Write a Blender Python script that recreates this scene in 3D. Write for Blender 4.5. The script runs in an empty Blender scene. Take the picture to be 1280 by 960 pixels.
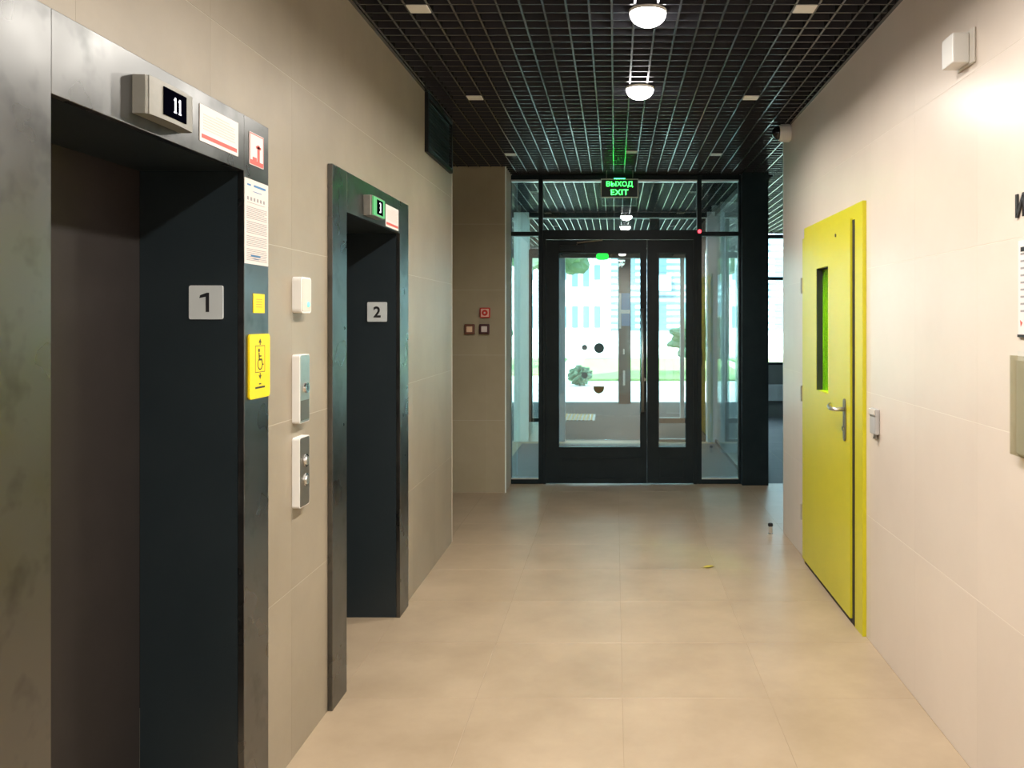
import bpy, bmesh, math, random
from mathutils import Vector, Matrix
random.seed(7)
S = bpy.context.scene
C = S.collection
PI = math.pi

# ------------------------------------------------------------------ camera
F = 1065.0            # focal length in pixels of the 1280 wide frame
CU, CV, CH = 769.0, 400.0, 1.55   # vanishing point and eye height
cam = bpy.data.cameras.new('camera')
cam.sensor_fit = 'HORIZONTAL'; cam.sensor_width = 36.0
cam.lens = F / 1280.0 * 36.0
cam.shift_x = -(CU - 640.0) / 1280.0
cam.shift_y = -(480.0 - CV) / 1280.0
cam.clip_start = 0.02; cam.clip_end = 500
camo = bpy.data.objects.new('camera', cam); C.objects.link(camo)
camo.location = (0, 0, CH); camo.rotation_euler = (PI / 2, 0, 0)
S.camera = camo

# ------------------------------------------------------------------ world, sun, exposure
w = bpy.data.worlds.new('sky'); S.world = w; w.use_nodes = True
nt = w.node_tree; nt.nodes.clear()
bg = nt.nodes.new('ShaderNodeBackground'); wo = nt.nodes.new('ShaderNodeOutputWorld')
bg.inputs['Color'].default_value = (0.72, 0.88, 1.0, 1); bg.inputs['Strength'].default_value = 9.0
nt.links.new(bg.outputs[0], wo.inputs[0])
sl = bpy.data.lights.new('sun', 'SUN'); sl.energy = 26.0; sl.angle = 0.01; sl.color = (1, .95, .86)
so = bpy.data.objects.new('sun', sl); C.objects.link(so)
so.rotation_euler = (math.radians(48), 0, math.radians(-28)); so.location = (-6, -6, 20)
S.view_settings.view_transform = 'Standard'; S.view_settings.look = 'None'
S.view_settings.gamma = 1.0; S.view_settings.use_curve_mapping = False
S.view_settings.exposure = 0.0

# ------------------------------------------------------------------ materials
M = {}
def mat(name, col, rough=.5, metal=0., spec=.5, noise=None, bump=0., bscale=60., rnd=0., emit=None, estr=0., coat=0., rvar=None, ramp=(.3, .7)):
    m = bpy.data.materials.new(name); m.use_nodes = True; M[name] = m
    n = m.node_tree.nodes; L = m.node_tree.links; p = n['Principled BSDF']
    p.inputs['Base Color'].default_value = (*col, 1); p.inputs['Roughness'].default_value = rough
    p.inputs['Metallic'].default_value = metal; p.inputs['Specular IOR Level'].default_value = spec
    p.inputs['Coat Weight'].default_value = coat; p.inputs['Coat Roughness'].default_value = .12
    tc = None
    if noise or bump or rvar:
        tc = n.new('ShaderNodeTexCoord'); geo = n.new('ShaderNodeNewGeometry')
    last = None
    if noise:                      # (scale, second colour, detail)
        sc, c2, det = noise
        nz = n.new('ShaderNodeTexNoise'); nz.inputs['Scale'].default_value = sc; nz.inputs['Detail'].default_value = det
        nz.inputs['Roughness'].default_value = .62
        L.new(geo.outputs['Position'], nz.inputs['Vector'])
        rp = n.new('ShaderNodeValToRGB'); rp.color_ramp.elements[0].position = ramp[0]; rp.color_ramp.elements[1].position = ramp[1]
        rp.color_ramp.elements[0].color = (*col, 1); rp.color_ramp.elements[1].color = (*c2, 1)
        L.new(nz.outputs['Fac'], rp.inputs['Fac']); last = rp.outputs['Color']
    if rnd:
        oi = n.new('ShaderNodeObjectInfo'); mr = n.new('ShaderNodeMapRange')
        mr.inputs['To Min'].default_value = 1 - rnd; mr.inputs['To Max'].default_value = 1 + rnd
        L.new(oi.outputs['Random'], mr.inputs['Value'])
        hv = n.new('ShaderNodeHueSaturation'); L.new(mr.outputs[0], hv.inputs['Value'])
        if last: L.new(last, hv.inputs['Color'])
        else: hv.inputs['Color'].default_value = (*col, 1)
        last = hv.outputs['Color']
    if last: L.new(last, p.inputs['Base Color'])
    if bump:
        nb = n.new('ShaderNodeTexNoise'); nb.inputs['Scale'].default_value = bscale; nb.inputs['Detail'].default_value = 3
        L.new(geo.outputs['Position'], nb.inputs['Vector'])
        bn = n.new('ShaderNodeBump'); bn.inputs['Strength'].default_value = bump; bn.inputs['Distance'].default_value = .004
        L.new(nb.outputs['Fac'], bn.inputs['Height']); L.new(bn.outputs[0], p.inputs['Normal'])
    if rvar:                       # (scale, rough lo, rough hi)
        nr = n.new('ShaderNodeTexNoise'); nr.inputs['Scale'].default_value = rvar[0]; nr.inputs['Detail'].default_value = 2
        L.new(geo.outputs['Position'], nr.inputs['Vector'])
        m2 = n.new('ShaderNodeMapRange'); m2.inputs['From Min'].default_value = .35; m2.inputs['From Max'].default_value = .68
        m2.inputs['To Min'].default_value = rvar[1]; m2.inputs['To Max'].default_value = rvar[2]
        L.new(nr.outputs['Fac'], m2.inputs['Value']); L.new(m2.outputs[0], p.inputs['Roughness'])
    if emit:
        p.inputs['Emission Color'].default_value = (*emit, 1); p.inputs['Emission Strength'].default_value = estr
    return m

def glass(name, tint, refl=.06, rough=0.):
    m = bpy.data.materials.new(name); m.use_nodes = True; M[name] = m
    n = m.node_tree.nodes; L = m.node_tree.links; n.clear()
    o = n.new('ShaderNodeOutputMaterial'); t = n.new('ShaderNodeBsdfTransparent'); g = n.new('ShaderNodeBsdfGlossy')
    t.inputs['Color'].default_value = (*tint, 1); g.inputs['Roughness'].default_value = rough
    g.inputs['Color'].default_value = (1, 1, 1, 1)
    fr = n.new('ShaderNodeFresnel'); ge = n.new('ShaderNodeNewGeometry'); io = n.new('ShaderNodeMapRange')   # thin pane: the same index on both faces
    io.inputs['To Min'].default_value = 1.5; io.inputs['To Max'].default_value = 1 / 1.5
    L.new(ge.outputs['Backfacing'], io.inputs['Value']); L.new(io.outputs[0], fr.inputs['IOR'])
    ad = n.new('ShaderNodeMath'); ad.operation = 'ADD'; ad.use_clamp = True; ad.inputs[1].default_value = refl
    mx = n.new('ShaderNodeMixShader')
    L.new(fr.outputs[0], ad.inputs[0]); L.new(ad.outputs[0], mx.inputs[0])
    L.new(t.outputs[0], mx.inputs[1]); L.new(g.outputs[0], mx.inputs[2]); L.new(mx.outputs[0], o.inputs[0])
    return m

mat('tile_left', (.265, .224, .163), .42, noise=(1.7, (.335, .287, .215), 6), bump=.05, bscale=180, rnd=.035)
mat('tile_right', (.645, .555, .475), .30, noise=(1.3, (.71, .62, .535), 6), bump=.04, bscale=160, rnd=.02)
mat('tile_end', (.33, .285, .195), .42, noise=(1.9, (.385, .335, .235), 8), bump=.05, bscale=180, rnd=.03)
mat('tile_floor', (.325, .246, .162), .36, noise=(2.3, (.425, .330, .226), 7), bump=.015, bscale=90, rnd=.02)
mat('tile_floor_grey', (.075, .085, .095), .6, noise=(1.6, (.095, .105, .115), 4), rnd=.03, spec=.12)
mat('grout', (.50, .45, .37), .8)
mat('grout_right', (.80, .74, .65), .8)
mat('grout_floor', (.33, .25, .165), .6)
mat('plain_wall', (.45, .42, .38), .7, noise=(3, (.5, .46, .42), 4))
mat('black_void', (.006, .006, .007), .9)
mat('grid_black', (.045, .045, .052), .24, spec=.8)
mat('graphite', (.150, .150, .146), .30, metal=1., noise=(8, (.07, .072, .07), 3), ramp=(.52, .80), rvar=(6., .27, .35))
mat('graphite_jamb', (.012, .0195, .024), .42, spec=.4, noise=(5, (.0155, .0235, .028), 4))
mat('lift_panel', (.030, .026, .025), .40, metal=.3, noise=(9, (.036, .031, .029), 4))
mat('frame_dark', (.006, .014, .018), .34, spec=.22, noise=(6, (.010, .020, .024), 3))
mat('silver', (.72, .73, .72), .30, metal=1.)
mat('steel', (.62, .61, .57), .34, metal=1., noise=(40, (.68, .67, .63), 3))
mat('steel_dark', (.24, .22, .19), .38, metal=.8)
mat('chrome', (.8, .8, .8), .15, metal=1.)
mat('white_plastic', (.78, .77, .74), .4)
mat('cream_plastic', (.62, .58, .51), .45)
mat('grey_plastic', (.42, .41, .40), .45)
mat('plate_grey', (.56, .60, .60), .4)
mat('ink', (.012, .012, .014), .5)
mat('ink_grey', (.30, .28, .28), .6)
mat('ink_red', (.62, .10, .08), .5)
mat('paper', (.70, .62, .58), .6, noise=(30, (.68, .60, .56), 2))
mat('paper_white', (.74, .68, .655), .6)
mat('yellow', (.86, .62, .0), .4)
mat('lime', (.56, .52, .010), .36, noise=(3, (.60, .55, .015), 3))
mat('red_plastic', (.62, .03, .02), .4)
mat('pink_plastic', (.82, .52, .45), .4)
mat('brown_plastic', (.16, .06, .035), .4)
mat('maroon_plastic', (.07, .02, .025), .4)
mat('orange_white', (.85, .60, .42), .4)
mat('screen_black', (.001, .001, .003), .5, spec=.0)
mat('digit_white', (.9, .9, 1), .5, emit=(.9, .9, 1.), estr=1.6)
mat('lamp_glow', (1, 1, 1), .5, emit=(1., .97, .96), estr=26.)
mat('lamp_glow_room', (1, 1, 1), .5, emit=(1., .95, .8), estr=320.)  # for the lamp added behind the lime door
mat('green_glow', (.02, .7, .05), .5, emit=(.01, 1., .05), estr=2.5)
mat('green_strip', (.02, .7, .15), .5, emit=(.02, 1., .14), estr=30.)
mat('green_text', (.2, 1, .4), .5, emit=(.03, 1., .075), estr=10.0)
mat('green_spill', (.10, .30, .16), .4, emit=(.04, 1., .16), estr=.22)  # exit sign's green reflection put in as emission
mat('green_led', (.1, .6, .3), .5, emit=(.25, 1., .55), estr=1.2)
mat('red_led', (1, .05, .05), .5, emit=(1, .04, .06), estr=5.)
mat('rubber', (.012, .012, .012), .6)
mat('dome_dark', (.008, .008, .010), .08)
mat('pale_panel', (.80, .88, .84), .40, noise=(4, (.84, .90, .87), 3))
mat('steel_blue', (.22, .32, .38), .35, noise=(4, (.26, .36, .42), 3))
mat('sill_grey', (.16, .17, .17), .5)
mat('steel_satin', (.235, .225, .195), .40, metal=.3, noise=(40, (.26, .25, .22), 3))
mat('pale_grey', (.46, .49, .52), .45)
mat('decal_teal', (.05, .13, .15), .5)
mat('decal_olive', (.16, .12, .04), .5)
mat('leaf', (.50, .42, .06), .6, noise=(60, (.40, .30, .05), 3))
mat('mat_tan', (.42, .27, .12), .9, spec=.05)
mat('porch', (.045, .052, .056), .95, noise=(2.5, (.058, .065, .070), 5), spec=.03)
mat('pavement', (.70, .68, .64), .8, noise=(1.5, (.62, .60, .57), 5))
mat('lawn', (.15, .24, .07), .9, noise=(5, (.26, .34, .12), 6))
mat('foliage', (.07, .13, .08), .8, noise=(3, (.15, .23, .14), 5), rnd=.2)
mat('bark', (.12, .08, .05), .9)
mat('facade_white', (.78, .79, .80), .7, noise=(.5, (.72, .75, .78), 4))
mat('facade_blue', (.42, .54, .62), .7, noise=(.5, (.48, .60, .68), 4))
mat('facade_glass', (.10, .16, .20), .12, spec=.8)
mat('column_blue', (.05, .20, .42), .5)
mat('vent_black', (.010, .011, .012), .5, spec=.25)
mat('column_dark', (.02, .03, .035), .4)
glass('glass_clear', (.84, .93, .92), .08)
glass('glass_outer', (.86, .95, .94), .03)
glass('glass_green', (.55, .90, .12), .03)
glass('acrylic', (.90, .90, .84), .03)

# ------------------------------------------------------------------ helpers
def bxa(bm, x0, x1, y0, y1, z0, z1):
    vs = [bm.verts.new((x, y, z)) for x in (x0, x1) for y in (y0, y1) for z in (z0, z1)]
    for f in ((0, 1, 3, 2), (4, 6, 7, 5), (0, 4, 5, 1), (2, 3, 7, 6), (0, 2, 6, 4), (1, 5, 7, 3)):
        bm.faces.new([vs[i] for i in f])
    return vs
def box(x0, x1, y0, y1, z0, z1, bev=0., seg=2):
    bm = bmesh.new(); bxa(bm, x0, x1, y0, y1, z0, z1)
    if bev: bmesh.ops.bevel(bm, geom=list(bm.edges), offset=bev, segments=seg, affect='EDGES', profile=.6)
    return bm
def boxes(rs):
    bm = bmesh.new()
    for r in rs: bxa(bm, *r)
    return bm
def cyl(r0, r1, depth, axis='Z', at=(0, 0, 0), seg=28, bm=None, bev=0.):
    """cylinder / cone centred at `at`, along axis"""
    b = bmesh.new()
    bmesh.ops.create_cone(b, cap_ends=True, segments=seg, radius1=r0, radius2=r1, depth=depth)
    if bev:
        es = [e for e in b.edges if len(e.link_faces) == 2 and any(len(f.verts) > 4 for f in e.link_faces)]
        bmesh.ops.bevel(b, geom=es, offset=bev, segments=2, affect='EDGES')
    R = {'Z': Matrix(), 'Y': Matrix.Rotation(PI / 2, 4, 'X'), 'X': Matrix.Rotation(PI / 2, 4, 'Y')}[axis]
    bmesh.ops.transform(b, matrix=Matrix.Translation(at) @ R, verts=b.verts)
    if bm is None: return b
    me = bpy.data.meshes.new('t'); b.to_mesh(me); b.free(); bm.from_mesh(me); bpy.data.meshes.remove(me)
    return bm
def tube(pts, r, seg=12):
    """round bar through points"""
    bm = bmesh.new(); rings = []
    P = [Vector(p) for p in pts]
    for i, p in enumerate(P):
        d = (P[min(i + 1, len(P) - 1)] - P[max(i - 1, 0)]).normalized()
        a = Vector((0, 0, 1)) if abs(d.z) < .9 else Vector((1, 0, 0))
        u = d.cross(a).normalized(); v = d.cross(u)
        rr = r[i] if isinstance(r, (list, tuple)) else r
        rings.append([bm.verts.new(p + rr * (math.cos(2 * PI * k / seg) * u + math.sin(2 * PI * k / seg) * v)) for k in range(seg)])
    for a, b in zip(rings, rings[1:]):
        for k in range(seg): bm.faces.new((a[k], a[(k + 1) % seg], b[(k + 1) % seg], b[k]))
    bm.faces.new(rings[0][::-1]); bm.faces.new(rings[-1])
    return bm
def poly(pts, y0, y1):
    """prism: outline in x,z extruded over y"""
    bm = bmesh.new()
    a = [bm.verts.new((x, y0, z)) for x, z in pts]; b = [bm.verts.new((x, y1, z)) for x, z in pts]
    bm.faces.new(a); bm.faces.new(b[::-1]); n = len(pts)
    for i in range(n): bm.faces.new((a[i], b[i], b[(i + 1) % n], a[(i + 1) % n]))
    return bm
def roundrect(x0, x1, z0, z1, r, n=5):
    o = []
    for cx, cz, a0 in ((x1 - r, z1 - r, 0), (x0 + r, z1 - r, 90), (x0 + r, z0 + r, 180), (x1 - r, z0 + r, 270)):
        for k in range(n + 1):
            a = math.radians(a0 + 90 * k / n); o.append((cx + r * math.cos(a), cz + r * math.sin(a)))
    return o
def mesh(bm, smooth=False):
    bmesh.ops.recalc_face_normals(bm, faces=bm.faces)
    me = bpy.data.meshes.new('m'); bm.to_mesh(me); bm.free()
    if smooth:
        for p in me.polygons: p.use_smooth = True
    return me
def obj(name, bm, material, parent=None, loc=(0, 0, 0), smooth=False, label=None):
    me = bm if isinstance(bm, bpy.types.Mesh) else mesh(bm, smooth)
    if not me.materials: me.materials.append(M[material])
    if me.name.startswith('m'): me.name = name
    o = bpy.data.objects.new(name, me); C.objects.link(o); o.location = loc
    if parent: o.parent = parent
    if label: o['label'] = label
    return o
def thing(name, label, cat, loc=(0, 0, 0), rz=0., group=None):
    o = bpy.data.objects.new(name, None); C.objects.link(o); o.location = loc; o.rotation_euler = (0, 0, rz)
    o.empty_display_size = .1; o['label'] = label; o['category'] = cat
    if group: o['group'] = group
    return o
def tag(o, label, cat, group=None):
    o['label'] = label; o['category'] = cat
    if group: o['group'] = group
    return o
def struct(name, bm=None, m=None, loc=(0, 0, 0), rz=0., label=None):
    if bm is None:
        o = bpy.data.objects.new(name, None); C.objects.link(o); o.location = loc; o.rotation_euler = (0, 0, rz)
    else: o = obj(name, bm, m)
    o['kind'] = 'structure'
    if label: o['label'] = label
    return o
def text(s, height, y=0., at=(0, 0), depth=.0008, squeeze=1., bold=0.):
    """lettering as a mesh facing -y, centred at (x,z), cap height `height`"""
    cu = bpy.data.curves.new('txt', 'FONT'); cu.body = s; cu.size = 1; cu.extrude = .004; cu.offset = bold
    cu.align_x = 'CENTER'; cu.resolution_u = 3
    to = bpy.data.objects.new('txt', cu); C.objects.link(to)
    dg = bpy.context.evaluated_depsgraph_get(); me = bpy.data.meshes.new_from_object(to.evaluated_get(dg))
    bpy.data.objects.remove(to); bpy.data.curves.remove(cu)
    bm = bmesh.new(); bm.from_mesh(me); bpy.data.meshes.remove(me)
    xs = [v.co.x for v in bm.verts]; ys = [v.co.y for v in bm.verts]; cx = (min(xs) + max(xs)) / 2; y0 = min(ys); h = max(ys) - y0
    k = height / h
    for v in bm.verts:
        x, yy, z = v.co
        v.co = ((x - cx) * k * squeeze + at[0], y - (depth if z > 0 else 0.), (yy - y0) * k - height / 2 + at[1])
    return bm
def join(*bms):
    bm = bmesh.new()
    for b in bms:
        me = bpy.data.meshes.new('t'); b.to_mesh(me); b.free(); bm.from_mesh(me); bpy.data.meshes.remove(me)
    return bm

LW, RW, HC = -1.14, 1.229, 2.92         # wall faces and underside of the ceiling grid
YG, YO = 8.08, 10.9                     # inner and outer glazed screens
LEFT, RIGHT = PI / 2, -PI / 2           # turns: local x = reader's right, local y = into the wall

# ------------------------------------------------------------------ tiles
_tc = {}
def tile_piece(rects, th, material):
    key = (tuple(tuple(round(v, 4) for v in r) for r in rects), th, material)
    if key not in _tc:
        if len(rects) == 1:
            a, b, c, d = rects[0]; bm = box(a, b, 0, th, c, d)
        else: bm = boxes([(a, b, 0, th, c, d) for a, b, c, d in rects])
        me = mesh(bm); me.materials.append(M[material]); me.name = 'tile'; _tc[key] = me
    return _tc[key]
def subtract(r, h):
    a, b, c, d = r; e, f, g, i = h
    if e >= b or f <= a or g >= d or i <= c: return [r]
    out = []
    if e > a: out.append((a, e, c, d))
    if f < b: out.append((f, b, c, d))
    m0, m1 = max(a, e), min(b, f)
    if g > c: out.append((m0, m1, c, g))
    if i < d: out.append((m0, m1, i, d))
    return [q for q in out if q[1] - q[0] > .004 and q[3] - q[2] > .004]
def tile_wall(parent, xs, zs, holes, material, th=.01, gap=.0006, gz=.0026):
    for x0, x1 in zip(xs, xs[1:]):
        for z0, z1 in zip(zs, zs[1:]):
            rs = [(x0 + gap / 2, x1 - gap / 2, z0 + gz / 2, z1 - gz / 2)]
            for h in holes: rs = [q for r in rs for q in subtract(r, h)]
            if not rs: continue
            me = tile_piece([(a - x0, b - x0, c - z0, d - z0) for a, b, c, d in rs], th, material)
            obj('wall_tile', me, material, parent, (x0, 0, z0))

ZS = [0, .6, 1.2, 1.8, 2.4, 2.96]
L1, L2 = 2.132, 3.995                   # lift centres along the left wall
def ysteps(a, b, anchor, step=.6):
    k = math.ceil((a - anchor) / step + 1e-6); v = [a]
    while anchor + k * step < b - .02:
        if anchor + k * step > a + .02: v.append(anchor + k * step)
        k += 1
    return v + [b]

# left wall: local x = Y, local y = into the wall
wl = struct('wall_left', loc=(LW, 0, 0), rz=LEFT)
ys = (-2.0, L1 - .5, L1 + .5, L2 - .5, L2 + .5, 5.95)
obj('backing', boxes([(ys[0], ys[1], .0008, .31, 0, 3.3), (ys[2], ys[3], .0008, .31, 0, 3.3), (ys[4], ys[5], .0008, .31, 0, 3.3),
                      (ys[1], ys[2], .0008, .31, 2.06, 3.3), (ys[3], ys[4], .0008, .31, 2.06, 3.3)]), 'grout', wl)
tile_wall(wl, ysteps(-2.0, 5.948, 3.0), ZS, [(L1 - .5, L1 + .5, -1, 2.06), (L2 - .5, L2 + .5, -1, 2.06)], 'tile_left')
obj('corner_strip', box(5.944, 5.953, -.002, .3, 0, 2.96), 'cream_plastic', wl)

# right wall: local x = -Y
wr = struct('wall_right', loc=(RW, 0, 0), rz=RIGHT)
D0, D1, DH = 4.17, 5.46, 2.135
obj('backing', boxes([(-6.225, -D1, .0008, .22, 0, 3.3), (-D0, 2.0, .0008, .22, 0, 3.3), (-D1, -D0, .0008, .22, DH, 3.3)]), 'grout_right', wr)
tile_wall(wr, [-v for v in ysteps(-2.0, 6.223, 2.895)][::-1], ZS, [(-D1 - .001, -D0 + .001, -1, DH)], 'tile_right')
obj('corner_strip', box(-6.229, -6.220, -.002, .22, 0, 2.96), 'silver', wr)

# end wall left of the glazed screen
we = struct('wall_end', loc=(0, 7.64, 0))
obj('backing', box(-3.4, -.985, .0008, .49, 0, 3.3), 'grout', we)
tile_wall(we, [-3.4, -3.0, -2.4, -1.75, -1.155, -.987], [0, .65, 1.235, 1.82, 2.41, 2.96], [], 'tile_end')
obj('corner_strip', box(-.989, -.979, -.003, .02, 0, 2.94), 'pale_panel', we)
# the rest of the shell
struct('wall_back', box(-1.45, 1.45, -2.15, -2.0, 0, 3.3), 'plain_wall')
struct('wall_hall_left', box(-3.5, -3.4, 5.8, 8.1, 0, 3.3), 'plain_wall')
struct('wall_hall_near', box(-3.5, -1.455, 5.75, 5.95, 0, 3.3), 'plain_wall')
struct('wall_hall_right', box(5.2, 5.35, 6.2, 13.9, 0, 3.3), 'plain_wall')
struct('wall_hall_side', box(1.455, 5.35, 6.1, 6.22, 0, 3.3), 'plain_wall')

# ------------------------------------------------------------------ floor
fl = struct('floor', boxes([(-3.5, 5.35, -2.1, 10.97, -.12, -.0007), (1.8, 5.35, 10.97, 13.9, -.12, -.0007)]), 'grout_floor')
fx = [-2.97 + .6 * k for k in range(0, 14)]
fy = sorted([5.29 + .6 * k for k in range(-13, 15)] + [YG])
_ft = {}
def floor_tile(x0, x1, y0, y1):
    tm = 'tile_floor' if y0 < YG - .01 else 'tile_floor_grey'
    g = .0008; k = (round(x1 - x0, 3), round(y1 - y0, 3), tm)
    if k not in _ft:
        me = mesh(box(g, x1 - x0 - g, g, y1 - y0 - g, -.01, 0, .0008, 1)); me.materials.append(M[tm]); me.name = 'floor_tile'; _ft[k] = me
    obj('floor_tile', _ft[k], 'tile_floor', fl, (x0, y0, 0))
for i in range(len(fx) - 1):
    for j in range(len(fy) - 1):
        x0, x1, y0, y1 = fx[i], fx[i + 1], fy[j], min(fy[j + 1], 13.7)
        if y1 - y0 < .05: continue
        if y0 < 5.5 and (x0 < -1.2 or x1 > 1.26): continue
        if y0 >= 5.5 and y0 < 8.0 and x1 > 4.9: continue
        if y0 > 7.5 and x0 < -1.5: continue
        if y0 > 10.6 and x1 < 1.9: continue
        if y0 < 10.9 < y1 and x1 < 1.9: y1 = 10.9
        floor_tile(x0, x1, y0, y1)

# ------------------------------------------------------------------ ceiling with open cell grid
ce = struct('ceiling', boxes([(-1.5, 1.5, -2.1, 5.95, 3.3, 3.4), (-3.5, 5.35, 5.95, 8.1, 3.3, 3.4), (1.3, 5.35, 8.1, 13.9, 3.3, 3.4)]), 'black_void')
cv = struct('ceiling_vestibule', box(-1.4, 1.3, 8.1, 10.97, 3.3, 3.4), 'black_void')
BW, BH = .0095, .042
_bar = {}
def bar(parent, x0, x1, y0, y1):
    k = (round(x1 - x0, 4), round(y1 - y0, 4))
    if k not in _bar:
        me = mesh(box(0, x1 - x0, 0, y1 - y0, 0, BH)); me.materials.append(M['grid_black']); me.name = 'grid_bar'; _bar[k] = me
    obj('grid_bar', _bar[k], 'grid_black', parent, (x0, y0, HC))
GX0, GY0 = -.715, 3.70
def grid(parent, x0, x1, y0, y1):
    k = math.ceil((x0 + .012 - GX0) / .1)
    while GX0 + .1 * k < x1 - .012:
        x = GX0 + .1 * k; bar(parent, x - BW / 2, x + BW / 2, y0, y1); k += 1
    k = math.ceil((y0 + .012 - GY0) / .1)
    while GY0 + .1 * k < y1 - .012:
        y = GY0 + .1 * k; bar(parent, x0, x1, y - BW / 2, y + BW / 2); k += 1
grid(ce, LW + .004, RW - .004, -.6, 5.94)
grid(ce, -2.2, 1.49, 5.96, 8.03)
grid(ce, 1.50, 4.2, 6.24, 13.55)
grid(cv, -1.33, 1.26, 8.15, 10.83)
# black angle strips where the grid meets the walls; black plenum faces above
struct('trim_1', box(LW, LW + .016, -2, 5.94, HC - .004, HC + .05), 'grid_black')
struct('trim_2', box(RW - .016, RW, -2, 6.22, HC - .004, HC + .05), 'grid_black')
struct('wall_plenum_left', box(LW - .0, LW + .003, -2, 5.94, HC + .05, 3.3), 'black_void')
struct('wall_plenum_right', box(RW - .003, RW, -2, 6.22, HC + .05, 3.3), 'black_void')
struct('wall_plenum_end', box(-3.4, 1.49, 7.62, 7.636, HC + .01, 3.3), 'black_void')

# ------------------------------------------------------------------ glazed screen with entrance door
def X_at(u, Y): return (u - CU) * Y / F
def Z_at(v, Y): return CH - (v - CV) * Y / F
w1 = struct('window_1', loc=(0, YG, 0), label='dark framed glazed screen around the glass entrance door')
fd = (-.03, .05)
def fr(parent, x0, x1, z0, z1, name, y=fd, m='frame_dark', bev=.003):
    return obj(name, box(x0, x1, y[0], y[1], z0, z1, bev, 1), m, parent)
xl, xm1, xm2, xr = -1.005, -.725, .775, 1.19
fr(w1, xl - .01, xl + .022, 0, 2.92, 'mullion'); fr(w1, xm1, xm1 + .04, 0, 2.92, 'mullion')
fr(w1, xm2, xm2 + .042, 0, 2.92, 'mullion'); fr(w1, xr - .025, xr, 0, 2.92, 'mullion')
for a, b in ((xl + .022, xm1), (xm2 + .042, xr - .025)):
    fr(w1, a, b, 0, .045, 'bottom_rail'); fr(w1, a, b, 2.345, 2.385, 'transom')
    fr(w1, a, b, .045, .057, 'glazing_bead', (-.034, -.01), 'silver', .001)
    obj('pane', box(a, b, .004, .012, .057, 2.345), 'glass_clear', w1)
    obj('pane', box(a, b, .004, .012, 2.385, 2.86), 'glass_clear', w1)
for a, b in ((xl + .022, xm1), (xm1 + .04, xm2), (xm2 + .042, xr - .025)):
    fr(w1, a, b, 2.875, 2.92, 'head_rail'); fr(w1, a, b, 2.858, 2.875, 'glazing_bead', (-.034, .03), 'silver', .001)
obj('pane', box(xm1 + .04, xm2, .004, .012, 2.40, 2.86), 'glass_clear', w1)
# black column right of the screen
col = struct('trim_3', boxes([(1.19, 1.435, YG - .10, YG + .14, 0, 3.0)]), 'frame_dark', label='black square column between glazed screen and right hall')

d1 = struct('door_1', loc=(0, YG, 0), label='dark framed double glass entrance door with long chrome pull bar')
da, db = xm1 + .041, xm2 - .001
obj('door_frame', boxes([(da, db, -.035, .05, 2.31, 2.40), (da, da + .03, -.035, .05, 0, 2.31), (db - .035, db, -.035, .05, 0, 2.31)]), 'frame_dark', d1)
def leaf(name, x0, x1, st_l, st_r, top, bot, kick):
    f = obj(name, boxes([(x0, x0 + st_l, -.05, .02, .012, 2.305), (x1 - st_r, x1, -.05, .02, .012, 2.305),
                         (x0 + st_l, x1 - st_r, -.05, .02, 2.305 - top, 2.305), (x0 + st_l, x1 - st_r, -.05, .02, .012, bot)]), 'frame_dark', d1)
    a, b = x0 + st_l, x1 - st_r
    obj('pane', box(a, b, -.018, -.010, bot, 2.305 - top), 'glass_clear', f)
    obj('kick_moulding', boxes([(a + .02, b - .02, -.056, -.049, kick, kick + .012), (a + .02, b - .02, -.056, -.049, .05, .062),
                                (a + .02, a + .032, -.056, -.049, .062, kick), (b - .032, b - .02, -.056, -.049, .062, kick)]), 'frame_dark', f)
    obj('glazing_bead', boxes([(a, b, -.056, -.049, bot - .006, bot + .008), (a, b, -.056, -.049, 2.305 - top - .008, 2.305 - top + .006),
                               (a - .006, a + .008, -.056, -.049, bot, 2.305 - top), (b - .008, b + .006, -.056, -.049, bot, 2.305 - top)]), 'frame_dark', f)
    return f
lf = leaf('main_leaf', da + .032, .298, .115, .055, .12, .345, .24)
ls = leaf('side_leaf', .302, db - .037, .10, .065, .12, .345, .24)
hx, hz0, hz1 = .258, .69, 1.66
h = obj('pull_bar', tube([(hx, -.115, hz0), (hx, -.115, hz1)], .014), 'steel', lf, smooth=True)
for z in (hz0 + .12, hz1 - .12): obj('standoff', tube([(hx, -.115, z), (hx, -.05, z)], .011), 'chrome', lf)
obj('lock_cylinder', cyl(.018, .018, .012, 'Y', (.27, -.056, .99)), 'steel', lf)
cl = obj('door_closer', box(-.52, -.29, -.10, -.05, 2.195, 2.25, .006), 'frame_dark', lf)
obj('closer_arm', tube([(-.36, -.085, 2.25), (-.36, -.085, 2.275), (-.12, -.075, 2.30)], .008), 'steel_dark', lf)
def disc(x, z, r, y, m, parent, half=False, name='sticker'):
    pts = [(x + r * math.cos(a), z + r * math.sin(a)) for a in ([PI + PI * k / 20 for k in range(21)] if half else [2 * PI * k / 32 for k in range(32)])]
    if half: pts = [(x - r, z + r * .35)] + [(x + r * math.cos(a), z + r * math.sin(a)) for a in [PI + PI * k / 20 for k in range(21)]] + [(x + r, z + r * .35)]
    return obj(name, poly(pts, y, y + .0012), m, parent)
disc(-.152, 1.284, .048, -.0195, 'decal_teal', lf); disc(-.155, .905, .05, -.0195, 'decal_olive', lf, True)

# red status light of the door
t = thing('status_light', 'small glowing red status light on dark mullion beside entrance door', 'light', (.795, YG - .03, 2.385), 0)
obj('housing', cyl(.026, .026, .02, 'Y', (0, -.01, 0), bev=.003), 'rubber', t)
obj('lens', cyl(.018, .012, .014, 'Y', (0, -.026, 0)), 'red_led', t)

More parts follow.
